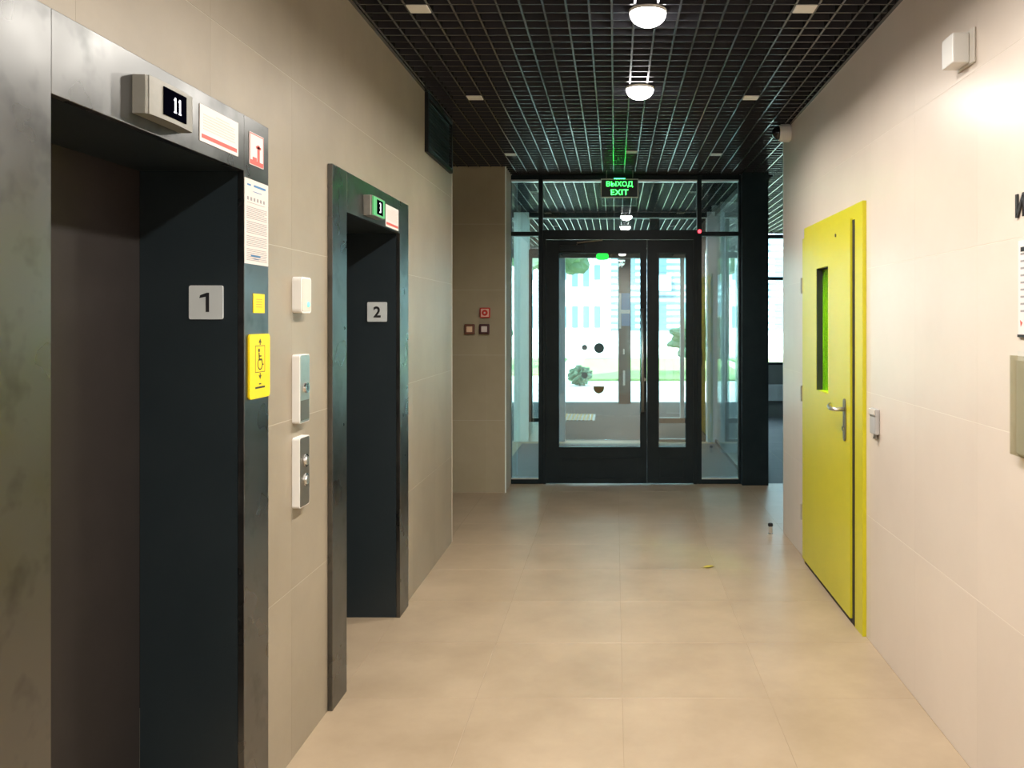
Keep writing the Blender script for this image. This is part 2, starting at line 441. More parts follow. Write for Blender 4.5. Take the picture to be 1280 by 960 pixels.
# ------------------------------------------------------------------ vestibule, outer screen, porch
w2 = struct('window_2', loc=(0, YO, 0), label='outer glazed screen of the vestibule')
def fo(x0, x1, z0, z1, name='mullion', m='frame_dark', y=(-.04, .04)): return obj(name, box(x0, x1, y[0], y[1], z0, z1), m, w2)
fo(-1.40, -1.345, 0, 2.92); fo(-1.29, -1.10, 0, 2.92, 'pilaster', 'pale_panel', (-.06, .06))
fo(-1.10, -1.06, .25, 2.34); fo(-.76, -.64, 0, 2.34, 'mullion', 'steel_blue'); fo(-1.06, -.76, .25, .30, 'rail'); fo(-1.10, -.76, 0, .25, 'sill_panel', 'pale_panel')
fo(-1.345, .44, 2.34, 2.45, 'head_rail'); fo(.44, .56, 0, 2.92)
fo(.56, 1.12, 2.34, 2.45, 'head_rail'); fo(.56, 1.10, .235, .30, 'rail'); fo(.83, .88, .30, 2.34, 'mullion', 'pale_grey'); fo(.56, 1.10, 0, .03, 'rail')
fo(1.10, 1.15, 0, 2.92); fo(1.17, 1.295, 0, 2.92, 'pilaster', 'pale_grey', (-.12, .06))
fo(-1.345, 1.17, 2.86, 2.92, 'top_rail'); fo(-1.345, 1.17, 2.84, 2.86, 'trim_strip', 'silver', (-.045, -.03)); fo(-.64, .44, 2.45, 2.47, 'trim_strip', 'silver', (-.045, -.03))
for a, b, c, d in ((-1.345, -1.29, .0, 2.34), (-1.06, -.76, .30, 2.34), (-1.345, .44, 2.47, 2.84), (.56, .83, .30, 2.34), (.88, 1.10, .30, 2.34), (.56, 1.10, .03, .235), (.56, 1.10, 2.45, 2.84)):
    obj('pane', box(a, b, -.003, .003, c, d), 'glass_outer', w2)
# right of the vestibule the outer screen goes on, then steps back to the hall window
for a, b in ((1.36, 1.43), (1.475, 1.525), (1.80, 1.86)): fo(a, b, 0, 2.92)
fo(1.295, 1.80, .235, .29, 'rail'); fo(1.295, 1.80, 2.34, 2.42, 'head_rail'); fo(1.295, 1.80, 2.86, 2.92, 'top_rail'); fo(1.295, 1.80, 0, .03, 'rail')
for a, b in ((1.295, 1.36), (1.43, 1.475), (1.525, 1.80)):
    for c, d in ((.03, .235), (.29, 2.34), (2.42, 2.86)): obj('pane', box(a, b, -.003, .003, c, d), 'glass_outer', w2)
disc(-.39, 1.20, .036, -.05, 'decal_teal', obj('pane', box(-.64, .44, -.003, .003, .02, 2.34), 'glass_outer', w2)); disc(-.39, .845, .04, -.05, 'decal_teal', w2)
# glass side wall of the vestibule
w3 = struct('window_3', label='glass side wall of the vestibule')
obj('pane', box(1.277, 1.285, YG + .14, YO - .13, .04, 2.86), 'glass_outer', w3)
obj('rail', boxes([(1.262, 1.30, YG + .14, YO - .13, 0, .04), (1.262, 1.30, YG + .14, YO - .13, 2.86, 2.92)]), 'frame_dark', w3)
w6 = struct('window_6', label='glass side wall of the vestibule next to the end wall')
obj('pane', box(-1.424, -1.416, 8.16, 10.84, .04, 2.86), 'glass_outer', w6)
obj('rail', boxes([(-1.44, -1.40, 8.16, 10.84, 0, .04), (-1.44, -1.40, 8.16, 10.84, 2.86, 2.92), (-1.44, -1.40, 8.13, 8.16, 0, 3.3), (-1.44, -1.40, 10.84, 10.94, 0, 3.3), (-1.44, -1.40, 8.16, 10.84, 2.92, 3.3)]), 'frame_dark', w6)
# green light over the outer door
t = thing('exit_light', 'small oval green light on head rail of the outer door', 'light', (X_at(753, 10.84), 10.855, Z_at(320.5, 10.84)))
obj('housing', poly(roundrect(-.085, .085, -.045, .045, .044), -.025, 0), 'frame_dark', t)
obj('lens', poly(roundrect(-.078, .078, -.038, .038, .037), -.034, -.025), 'green_glow', t)
# hall window
w4 = struct('window_4', loc=(0, 13.7, 0), label='tall bright window of the right hall with dark crossbar')
obj('sill_wall', box(1.86, 5.2, -.02, .1, 0, .83), 'sill_grey', w4)
obj('rail', boxes([(1.86, 5.2, -.03, .05, 2.19, 2.24), (1.86, 5.2, -.03, .05, .83, .87), (1.86, 5.2, -.03, .05, 2.86, 2.92)]), 'frame_dark', w4)
for x in (1.83, 3.4, 4.9): obj('mullion', box(x, x + .06, -.03, .05, .87, 2.86), 'frame_dark', w4)
for a, b in ((1.89, 3.4), (3.46, 4.9)):
    obj('pane', box(a, b, 0, .006, .87, 2.19), 'glass_outer', w4); obj('pane', box(a, b, 0, .006, 2.24, 2.86), 'glass_outer', w4)
w5 = struct('window_5', label='glass return between the outer screen and hall window')
obj('pane', box(1.825, 1.831, YO + .04, 13.66, .04, 2.86), 'glass_outer', w5)
obj('rail', boxes([(1.81, 1.85, YO + .04, 13.66, 0, .04), (1.81, 1.85, YO + .04, 13.66, 2.86, 2.92)]), 'frame_dark', w5)
t = thing('radiator', 'pale grey convector radiator along the dark wall under hall window', 'radiator', (2.55, 13.6, 0))
obj('body', box(-.55, .55, -.04, .02, .26, .52, .01), 'pale_grey', t)
for x in (-.4, .4): obj('foot', box(x - .03, x + .03, -.03, .01, 0, .262), 'column_dark', t)
for k in range(10): obj('fin', box(-.5 + .105 * k, -.45 + .105 * k, -.048, -.038, .29, .49), 'pale_grey', t)

# ------------------------------------------------------------------ lift entrances
def lift(yc, n, label):
    t = thing('elevator_entrance', label, 'elevator', (LW, yc, 0), LEFT)
    o, e = .44, .62
    for s in (-1, 1):
        x = sorted((s * o, s * e)); g = .0008
        obj('casing_side', box(x[0], x[1], -.02, -.0005, .0, 2.17, .0012, 1), 'graphite', t)
        x = sorted((s * o, s * (o + .055)))
        obj('jamb', box(x[0], x[1], 0, .295, 0, 2.0), 'graphite_jamb', t)
    obj('header', box(-o + g, o - g, -.02, -.0005, 2.0, 2.17, .0012, 1), 'graphite', t)
    obj('soffit', box(-o, o, 0, .295, 2.0, 2.05), 'graphite_jamb', t)
    for a, b in ((-o, -.002), (.002, o)): obj('door_panel', box(a, b, .296, .32, .012, 2.0), 'lift_panel', t)
    obj('sill', box(-.495, .495, 0, .34, -.01, .0015), 'tile_floor', t)
    obj('sill_track', box(-o, o, .27, .296, .0015, .008), 'steel', t)
    return t
lift(L1, 1, 'graphite elevator entrance carrying the yellow wheelchair sign and taped rules sheet')
lift(L2, 2, 'graphite elevator entrance with green reflections, beside the call button panel')
obj_back = struct('wall_shaft', box(-1.95, -1.9, 1.3, 4.8, 0, 3.3), 'black_void')

# number plates on the far jambs (facing down the corridor)
for yc, n, x, z in ((L1, '1', -1.233, 1.603), (L2, '2', -1.238, 1.592)):
    t = thing('number_plate', {'1': 'pale grey number plate reading 1 on jamb beside the wheelchair sign', '2': 'pale grey number plate reading 2 inside the entrance without stickers'}[n], 'sign', (x, yc + .44, z))
    obj('plate', poly(roundrect(-.051, .051, -.051, .051, .006), -.006, -.0003), 'plate_grey', t)
    if n == '1': obj('numeral', poly([(-.019, .013), (-.017, .022), (.003, .029), (.010, .029), (.010, -.029), (.000, -.029), (.000, .017)], -.0070, -.0062), 'ink', t)
    else: obj('numeral', text(n, .058, -.0062, (0, 0), bold=.025), 'ink', t)

# floor indicators on the headers
XH = LW + .02                           # face of the casings
def indicator(y0, y1, z0, z1, dig, label, s0, s1, group=None):
    yc, zc = (y0 + y1) / 2, (z0 + z1) / 2; hw, hh = (y1 - y0) / 2, (z1 - z0) / 2
    t = thing('floor_indicator', label, 'display', (XH, yc, zc), LEFT)
    # slightly bowed metal housing
    n = 10; prof = []
    for k in range(n + 1):
        x = -hw + 2 * hw * k / n; prof.append((x, -.036 - .006 * (1 - (x / hw) ** 2)))
    bm = bmesh.new(); a = []; b = []
    for x, y in [(-hw, -.0005)] + prof + [(hw, -.0005)]:
        a.append(bm.verts.new((x, y, -hh))); b.append(bm.verts.new((x, y, hh)))
    bm.faces.new(a); bm.faces.new(b[::-1])
    for i in range(len(a)): j = (i + 1) % len(a); bm.faces.new((a[i], a[j], b[j], b[i]))
    bmesh.ops.bevel(bm, geom=[e for e in bm.edges if e.calc_length() > hh * 1.9 and abs(e.verts[0].co.x - e.verts[1].co.x) < 1e-5 and e.verts[0].co.y < -.03 and abs(abs(e.verts[0].co.x) - hw) < 1e-4], offset=.006, segments=3, affect='EDGES')
    obj('housing', bm, 'steel_satin', t)
    if group == 'green': obj('spill_face', box(-hw * .92, hw * .94, -.0425, -.036, -hh * .92, hh * .92), 'green_spill', t)  # face glows to imitate green light from the exit sign
    sc = obj('screen', box(s0, s1, -.0435, -.036, -hh * .74, hh * .74), 'screen_black', t)
    obj('digits', dig((s0 + s1) / 2), 'digit_white', sc)
def dig11(cx):
    u = .0029; z = -.0437; rs = []
    for ox in (-.012, .010):
        b = cx + ox + .006
        rs += [(b, b + 2 * u, z - .001, z, -.018, .018), (b - u, b, z - .001, z, .010, .014), (b - u, b + 3 * u, z - .001, z, -.019, -.016)]
    return boxes(rs)
def dig3(cx):
    z = -.0437; b = cx
    return boxes([(b - .010, b + .008, z - .001, z, .018, .022), (b - .006, b + .008, z - .001, z, -.002, .002), (b - .010, b + .008, z - .001, z, -.022, -.018), (b + .006, b + .011, z - .001, z, -.02, .02)])
indicator(1.975, 2.19, 2.03, 2.12, dig11, 'brushed steel floor display showing white 11', -.048, .058)
indicator(3.79, 3.995, 2.018, 2.108, dig3, 'small steel floor display with added green sign glow and one white digit', -.040, .058, 'green')

# paper notices and signs on the lift casings; x is along the casing
def on_casing(name, label, cat, u0, u1, z0, z1, th, m, X=XH):
    a, b = F * -X / (CU - u0), F * -X / (CU - u1)
    t = thing(name, label, cat, (X, (a + b) / 2, (z0 + z1) / 2), LEFT)
    return t, (b - a) / 2, (z1 - z0) / 2
def lines(rows, y=-.0022, th=.0004):
    return boxes([(a, b, y - th, y, c, d) for a, b, c, d in rows])
def rule_sheet(label, u0, u1, z0, z1):
    t, hw, hh = on_casing('notice_sheet', label, 'notice', u0, u1, z0, z1, .002, 'paper_white')
    obj('sheet', box(-hw, hw, -.002, -.0003, -hh, hh), 'paper_white', t)
    rw = []
    for k in range(7):
        z = hh * (.66 - .155 * k); e = hw * (.82 - (.3 * random.random() if k % 3 == 2 else 0))
        rw.append((-hw * .84 if k else -hw * .2, e if k else hw * .5, z - .0011, z + .0011))
    obj('print', lines(rw), 'pink_plastic', t)
    obj('red_band', lines([(-hw * .92, hw * .92, -hh * .80, -hh * .58)]), 'ink_red', t)
rule_sheet('white sheet with red band beside the display showing 11', 249, 297, 2.034, 2.134)
rule_sheet('small white sheet with red band beside the display with added green glow', 481.8, 497.6, 2.008, 2.116)

t, hw, hh = on_casing('fire_sign', 'red and white fire safety sign at top of lift casing', 'sign', 311, 328.5, 2.028, 2.128, .002, 'paper')
obj('plate', box(-hw, hw, -.0025, -.0003, -hh, hh), 'paper_white', t)
fr_ = .005
obj('pictogram', lines([(-hw + .002, hw - .002, hh - fr_, hh - .002), (-hw + .002, hw - .002, -hh + .002, -hh + .016), (-hw + .002, -hw + fr_, -hh + .016, hh - fr_), (hw - fr_, hw - .002, -hh + .016, hh - fr_),
                       (.004, .022, -.034, .018), (-.006, .032, .006, .014), (-.03, .0, -.034, -.024)], -.0025), 'ink_red', t)

t, hw, hh = on_casing('rules_poster', 'tall white printed rules sheet taped below the fire sign', 'notice', 305, 334.5, 1.722, 1.982, .002, 'paper')
obj('sheet', box(-hw, hw, -.002, -.0003, -hh, hh), 'paper', t)
rw = []
for k in range(30):
    z = hh * .34 - k * .0056
    if k in (7, 15, 22): continue
    rw.append((-hw * .84, hw * (.86 - .45 * random.random() * (k % 4 == 3)), z - .0009, z + .0009))
obj('print', lines(rw), 'ink_grey', t)
hd = obj('heading', lines([(-hw * .25, hw * .75, hh * .84, hh * .89), (-hw * .8, -hw * .5, hh * .84, hh * .88), (-hw * .3, hw * .4, hh * .72, hh * .735), (-hw * .5, hw * .3, -hh * .82, -hh * .78), (-hw * .3, hw * .2, -hh * .88, -hh * .86)]), 'column_blue', t); hd['kind'] = 'stuff'
obj('pictograms', lines([(-hw * .8 + k * hw * .27, -hw * .68 + k * hw * .27, hh * .50, hh * .58) for k in range(6)] + [(-hw * .78, hw * .7, hh * .44, hh * .45)]), 'ink_grey', t)

t, hw, hh = on_casing('yellow_tag', 'small square yellow sticker below the printed rules sheet', 'sticker', 316, 330, 1.572, 1.632, .002, 'yellow')
obj('sticker', box(-hw, hw, -.002, -.0003, -hh, hh), 'yellow', t)
obj('print', lines([(-hw * .55, hw * .5, z, z + .0012) for z in (.012, .004, -.004, -.012)]), 'decal_olive', t)

t, hw, hh = on_casing('accessible_lift_sign', 'yellow wheelchair lift sign with up and down arrows', 'sign', 309.5, 335.2, 1.306, 1.506, .006, 'yellow')
obj('plate', poly(roundrect(-hw, hw, -hh, hh, .012), -.006, -.0003), 'yellow', t)
def ring(cx, cz, r0, r1, y, a0=0., a1=2 * PI, n=28, th=.0005):
    bm = bmesh.new(); P = []
    for k in range(n + 1):
        a = a0 + (a1 - a0) * k / n
        P.append([bm.verts.new((cx + r * math.cos(a), yy, cz + r * math.sin(a))) for yy in (y - th, y) for r in (r0, r1)])
    for p, q in zip(P, P[1:]):
        bm.faces.new((p[0], p[1], q[1], q[0])); bm.faces.new((p[1], p[3], q[3], q[1])); bm.faces.new((p[0], q[0], q[2], p[2]))
    return bm
def arrow(cx, z, s):
    return poly([(cx - .003, z), (cx + .003, z), (cx + .003, z + s * .008), (cx + .011, z + s * .006), (cx, z + s * .020), (cx - .011, z + s * .006), (cx - .003, z + s * .008)], -.0065, -.006)
def strk(x0, z0, x1, z1, wd):
    d = Vector((x1 - x0, z1 - z0)).normalized(); n_ = Vector((-d.y, d.x)) * wd / 2
    return poly([(x0 + n_.x, z0 + n_.y), (x1 + n_.x, z1 + n_.y), (x1 - n_.x, z1 - n_.y), (x0 - n_.x, z0 - n_.y)], -.0065, -.006)
bw, b0, b1 = .036, -.020, .064
obj('lift_outline', lines([(-bw, bw, b1 - .002, b1), (-bw, bw, b0, b0 + .002), (-bw, -bw + .002, b0, b1), (bw - .002, bw, b0, b1)], -.006), 'ink', t)
obj('arrow', arrow(0, .066, 1), 'ink', t); obj('arrow', arrow(0, -.022, -1), 'ink', t)
obj('wheelchair', join(ring(0, .006, .0145, .0185, -.006, math.radians(120), math.radians(375)), ring(-.008, .049, 0.0005, .006, -.006), strk(-.008, .042, -.006, .020, .007),
                       strk(-.007, .031, .010, .031, .004), strk(-.006, .020, .012, .020, .006), strk(.012, .021, .019, .002, .005), strk(.018, .003, .026, .005, .004)), 'ink', t)
obj('lettering', lines([(-.008, .008, -.058, -.054), (-.036, .036, -.070, -.064)], -.006), 'ink', t)

# ------------------------------------------------------------------ call stations between the lifts
def station(name, label, cat, z0, z1, y0=3.005, y1=3.105, dep=.026, r=.010, m='white_plastic'):
    t = thing(name, label, cat, (LW, (y0 + y1) / 2, (z0 + z1) / 2), LEFT)
    hw, hh = (y1 - y0) / 2, (z1 - z0) / 2
    bm = poly(roundrect(-hw, hw, -hh, hh, r), -dep, -.0004)
    obj('housing', bm, m, t); return t, hw, hh, dep
t, hw, hh, d = station('intercom', 'white oblong call unit with green light between the elevators', 'intercom', 1.575, 1.703, m='white_plastic', dep=.032, r=.014)
obj('front_plate', poly(roundrect(-hw * .86, hw * .86, -hh * .9, hh * .9, .01), -d - .002, -d), 'cream_plastic', t)
obj('led', cyl(.011, .008, .006, 'Y', (.014, -d - .004, -hh * .52)), 'green_led', t)
t, hw, hh, d = station('key_switch_panel', 'steel key switch panel above the two button call panel', 'panel', 1.183, 1.427)
obj('front_plate', poly(roundrect(-hw * .9, hw * .9, -hh * .975, hh * .975, .008), -d - .0015, -d), 'steel', t)
k_ = obj('key_lock', cyl(.021, .019, .008, 'Y', (.008, -d - .005, .002)), 'chrome', t)
obj('keyhole', boxes([(.005, .011, -d - .0098, -d - .009, -.008, .012)]), 'ink', k_)
obj('lower_plate', box(-hw * .8, hw * .8, -d - .0025, -d - .0015, -hh * .92, -hh * .34), 'steel_dark', t)
t, hw, hh, d = station('call_button_panel', 'steel call panel with two round buttons below the key switch', 'panel', .883, 1.133)
obj('front_plate', poly(roundrect(-hw * .9, hw * .9, -hh * .975, hh * .975, .008), -d - .0015, -d), 'steel_dark', t)
for z in (.038, -.031):
    b_ = obj('button', cyl(.024, .024, .007, 'Y', (.004, -d - .004, z), bev=.002), 'chrome', t)
    obj('button_cap', cyl(.017, .015, .005, 'Y', (.004, -d - .009, z)), 'steel', b_)

# ------------------------------------------------------------------ vent grille near the left corner
t = thing('vent_grille', 'black vent grille at top of left wall under ceiling grid', 'vent', (LW, 5.48, 2.735), LEFT)
hw, hh = .385, .178
obj('frame', boxes([(-hw, hw, -.022, -.0005, hh - .028, hh), (-hw, hw, -.022, -.0005, -hh, -hh + .028), (-hw, -hw + .028, -.022, -.0005, -hh + .028, hh - .028), (hw - .028, hw, -.022, -.0005, -hh + .028, hh - .028)]), 'vent_black', t)
obj('backing', box(-hw + .028, hw - .028, -.003, -.0005, -hh + .028, hh - .028), 'column_dark', t)
for k in range(14):
    z = -hh + .04 + k * .0208
    sb = box(-hw + .028, hw - .028, -.008, .008, -.0008, .0008)
    bmesh.ops.transform(sb, matrix=Matrix.Translation((0, -.0105, z)) @ Matrix.Rotation(math.radians(38), 4, 'X'), verts=sb.verts)
    obj('slat', sb, 'vent_black', t)

# ------------------------------------------------------------------ fire devices on the end wall
def zpos(v, Y=7.63): return Z_at(v, Y)
def sq_button(name, label, u, v, body, face, cat, dome=None):
    t = thing(name, label, cat, (X_at(u, 7.62), 7.64, zpos(v, 7.62)))
    obj('housing', box(-.046, .046, -.03, -.0005, -.046, .046, .008), body, t)
    return t
t = sq_button('fire_call_point', 'red and white square fire alarm call point on end wall', 606.2, 391, 'red_plastic', 'pink_plastic', 'fire alarm')
obj('front_plate', box(-.036, .036, -.033, -.03, -.036, .036, .002, 1), 'pink_plastic', t)
b_ = obj('ring_button', cyl(.027, .025, .008, 'Y', (0, -.037, 0)), 'red_plastic', t); obj('button_centre', cyl(.009, .008, .004, 'Y', (0, -.043, 0)), 'paper_white', b_)
t = sq_button('push_button', 'brown framed square push button with orange cap on end wall', 587, 411.5, 'brown_plastic', 'orange_white', 'button')
obj('cap', box(-.026, .026, -.037, -.03, -.026, .026, .004), 'orange_white', t)
t = sq_button('push_button', 'maroon framed square push button with white cap on end wall', 605.5, 411.5, 'maroon_plastic', 'paper', 'button')
obj('cap', box(-.026, .026, -.037, -.03, -.026, .026, .004), 'paper', t)

# ------------------------------------------------------------------ lime door in the right wall
d2 = struct('door_2', loc=(RW, 0, 0), rz=RIGHT, label='lime yellow metal door with narrow vision panel')
# local x=-Y. far side (hinges) x=-5.46, near side x=-4.17
ft = -.018
obj('door_frame', boxes([(-D0 - .135, -D0 - .0005, ft, .10, 0, DH), (-D1 + .0005, -D0 - .135, ft, .10, 2.06, DH - .0005), (-D1 + .0005, -D1 + .03, ft, .10, 0, 2.06)]), 'lime', d2)
obj('seal', boxes([(-D0 - .20, -D0 - .134, ft - .001, .06, .0, 2.06), (-D1 + .03, -D0 - .19, ft - .002, .06, .0, .028)]), 'rubber', d2)
lx0, lx1 = -D1 + .006, -D0 - .178
vx0, vx1, vz0, vz1 = -5.08, -4.80, 1.135, 1.855
lo = boxes([(lx0, vx0, ft - .012, .045, .028, 2.068), (vx1, lx1, ft - .012, .045, .028, 2.068), (vx0, vx1, ft - .012, .045, .028, vz0), (vx0, vx1, ft - .012, .045, vz1, 2.068)])
lv = obj('door_leaf', lo, 'lime', d2)
obj('vision_pane', box(vx0, vx1, .004, .010, vz0, vz1), 'glass_green', lv)
obj('glazing_bead', boxes([(vx0, vx0 + .016, -.028, .004, vz0, vz1), (vx1 - .006, vx1, -.004, .004, vz0, vz1), (vx0 + .016, vx1 - .006, -.004, .004, vz1 - .01, vz1)]), 'rubber', lv)
yf = ft - .012
px = -4.44
hp = obj('handle_plate', poly([(px + a, 1.03 + b) for a, b in roundrect(-.021, .021, -.11, .11, .02)], yf - .008, yf - .0003), 'steel_dark', lv)
obj('lever', tube([(px, yf - .008, 1.085), (px, yf - .05, 1.085), (px - .012, yf - .062, 1.085), (px - .06, yf - .064, 1.084), (px - .11, yf - .058, 1.09), (px - .135, yf - .045, 1.098)], [.011, .011, .011, .0105, .011, .010]), 'steel', lv, smooth=True)
obj('key_cylinder', cyl(.012, .012, .008, 'Y', (px, yf - .011, .985)), 'chrome', lv)
obj('peephole', cyl(.009, .009, .006, 'Y', (-1 * F * 1.2 / (1045 - CU), yf - .002, 2.01)), 'steel_dark', lv)
for z in (1.77, 1.08, .32): obj('hinge', cyl(.010, .010, .10, 'Z', (-D1 - .008, ft - .012, z)), 'steel', d2)
# landing behind the door
struct('wall_landing', boxes([(1.46, 3.0, 3.7, 3.8, 0, 2.6), (2.9, 3.0, 3.8, 6.1, 0, 2.6), (1.46, 3.0, 3.7, 6.1, 2.6, 2.7), (1.46, 3.0, 6.0, 6.09, 0, 2.6)]), 'plain_wall')
struct('floor_landing', box(1.24, 3.0, 3.7, 6.1, -.05, -.009), 'tile_floor')
t = thing('added_landing_lamp', 'added round lamp on the ceiling of the landing behind the lime door', 'lamp', (1.68, 4.45, 2.6))  # lamp added to brighten the vision pane and its reveal
obj('body', cyl(.15, .14, .03, 'Z', (0, 0, -.016)), 'white_plastic', t); obj('diffuser', cyl(.12, .13, .03, 'Z', (0, 0, -.045)), 'lamp_glow_room', t)

t = thing('card_reader', 'small grey wall reader beside the lime door frame', 'reader', (RW, 4.0, 1.075), RIGHT)
obj('body', box(-.045, .045, -.022, -.0005, -.06, .06, .006), 'grey_plastic', t)
obj('cover', box(-.042, .042, -.028, -.022, .03, .057, .003), 'cream_plastic', t)
obj('cable_stub', cyl(.012, .010, .02, 'Z', (.02, -.012, -.068)), 'steel_dark', t)

# wall siren, CCTV dome
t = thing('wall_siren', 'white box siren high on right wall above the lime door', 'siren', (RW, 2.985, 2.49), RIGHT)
obj('shade_plate', box(-.06, .085, -.008, -.0005, -.06, .06, .002, 1), 'cream_plastic', t)  # thin plate added in place of the shade strip beside the box
obj('body', box(-.052, .05, -.066, -.008, -.052, .052, .006), 'white_plastic', t)
t = thing('security_camera', 'white dome security camera near end of right wall under ceiling', 'camera', (RW, 5.98, 2.862), RIGHT)
obj('base', cyl(.064, .060, .075, 'Y', (0, -.038, 0), bev=.008), 'white_plastic', t, smooth=False)
bm = bmesh.new(); bmesh.ops.create_uvsphere(bm, u_segments=24, v_segments=16, radius=.048)
bmesh.ops.transform(bm, matrix=Matrix.Translation((0, -.082, 0)), verts=bm.verts)
dm = obj('dome', bm, 'dome_dark', t, smooth=True)
obj('lens_ring', ring(0, 0, .049, .054, -.076, n=32, th=.004), 'white_plastic', t)

# notice board at the frame edge
t = thing('wall_letter', 'dark raised letter above the white information sheet', 'lettering', (RW, 2.575, 1.897), RIGHT)
obj('letter', text('И', .072, -.001, (0, 0), .006, bold=.02), 'ink', t)
t = thing('information_sheet', 'white information sheet on right wall below dark lettering', 'notice', (RW, 2.43, 1.648), RIGHT)
obj('sheet', box(-.16, .16, -.004, -.0005, -.142, .142), 'paper_white', t)
obj('print', lines([(-.145, .14 - .06 * (k % 3 == 2), .098 - .0215 * k, .104 - .0215 * k) for k in range(9)], -.004), 'ink_grey', t)
obj('heading', lines([(-.145, .12, .108, .122)], -.004), 'ink', t)
obj('red_mark', poly([(-.147, -.098), (-.132, -.106), (-.143, -.118)], -.0048, -.004), 'ink_red', t)
obj('bottom_edge', box(-.16, .16, -.007, -.0005, -.150, -.142), 'ink', t)
t = thing('leaflet_pocket', 'clear acrylic leaflet pocket below the information sheet', 'holder', (RW, 2.43, 1.298), RIGHT)
obj('back_plate', box(-.165, .165, -.004, -.0005, -.155, .158), 'cream_plastic', t)
obj('front_plate', box(-.165, .165, -.028, -.025, -.155, .145), 'acrylic', t)
obj('edge', boxes([(-.165, -.162, -.025, -.004, -.155, .145), (.162, .165, -.025, -.004, -.155, .145), (-.162, .162, -.025, -.004, -.155, -.150)]), 'acrylic', t)
obj('leaflets', box(-.15, .15, -.014, -.0045, -.149, .13), 'cream_plastic', t)

# ------------------------------------------------------------------ ceiling fittings
def downlight(y, label, group=None):
    t = thing('downlight', label, 'lamp', (.145, y, HC), 0, group)
    bm = cyl(.082, .084, .012, 'Z', (0, 0, -.0065), 40)
    obj('trim_ring', bm, 'white_plastic', t)
    bm = bmesh.new(); bmesh.ops.create_uvsphere(bm, u_segments=32, v_segments=20, radius=.080)      # disc bulged into a dome to imitate the lamp's round bloom
    bmesh.ops.bisect_plane(bm, geom=list(bm.verts) + list(bm.edges) + list(bm.faces), plane_co=(0, 0, 0), plane_no=(0, 0, 1), clear_outer=True)
    for v in bm.verts: v.co.z = v.co.z * .72 - .0126
    obj('diffuser', bm, 'lamp_glow', t, smooth=True)
    l = bpy.data.lights.new('downlight_beam', 'AREA'); l.shape = 'DISK'; l.size = .14; l.energy = LAMP_W; l.color = LAMP_C; l.spread = math.radians(165)
    lo = bpy.data.objects.new('downlight_beam', l); C.objects.link(lo); lo.parent = t; lo.location = (0, 0, -.073)
LAMP_W, LAMP_C = 35., (1., .94, .86)
downlight(3.775, 'round white ceiling downlight ahead of the number 2 elevator')
downlight(5.025, 'round white ceiling downlight closest to the exit sign')
downlight(2.525, 'round white ceiling downlight level with the taped rules sheet')
downlight(1.275, 'round white ceiling downlight just before the elevator with wheelchair sign')
for y in (.025, -1.2): downlight(y, 'round white ceiling downlight between the back wall and the elevators', 'downlights by the back wall')
def cell_plate(x, y, label, group=None):
    o = obj('ceiling_plate', box(-.046, .046, -.046, .046, -.004, .012, .002, 1), 'white_plastic', None, (x, y, HC))
    tag(o, label, 'plate', group)
for y, wh in ((3.75, 'above elevator 2'), (5.25, 'in line with vent grille'), (7.05, 'close to exit sign')):
    cell_plate(-.865, y, 'white ceiling plate on the elevator side, ' + wh)
    cell_plate(.835, y, 'white ceiling plate on the lime door side, ' + wh)
cell_plate(.135, 6.95, 'small white square plate in ceiling grid in line with the downlights')

# exit sign hanging from the grid
YE = 7.80
t = thing('exit_sign', 'hanging black exit sign with glowing green lettering', 'sign', (X_at(774.5, YE), YE, Z_at(235.5, YE)))
hw, hh = .165, .078
obj('panel', box(-hw, hw, -.008, .008, -hh, hh, .002, 1), 'column_dark', t)
obj('edge_frame', boxes([(-hw - .006, hw + .006, -.01, .01, hh, hh + .008), (-hw - .006, hw + .006, -.01, .01, -hh - .008, -hh), (-hw - .006, -hw, -.01, .01, -hh, hh), (hw, hw + .006, -.01, .01, -hh, hh)]), 'pale_panel', t)
obj('lettering', text('ВЫХОД', .054, -.0085, (0, .036), squeeze=1.08, bold=-.004), 'green_text', t)
obj('lettering', text('EXIT', .050, -.0085, (0, -.036), squeeze=1.1, bold=.0), 'green_text', t)
zt = HC - Z_at(235.5, YE)
obj('added_light_bar', box(-.05, .05, -.008, .008, hh + .008, hh + .013), 'green_strip', t)  # strip added to cast green glow onto the ceiling grid
for x in (-.12, .12): obj('hanger', tube([(x, 0, hh + .02), (x, 0, zt + .01)], .004), 'steel_dark', t)

# ------------------------------------------------------------------ floor things
t = thing('door_stopper', 'small metal door stopper with black rubber top on floor', 'door stopper', (1.126, 6.18, 0))
obj('post', cyl(.014, .014, .05, 'Z', (0, 0, .029), bev=.002), 'chrome', t); obj('base', cyl(.020, .018, .005, 'Z', (0, 0, .0025)), 'chrome', t); obj('cap', cyl(.018, .018, .022, 'Z', (0, 0, .065), bev=.003), 'rubber', t)
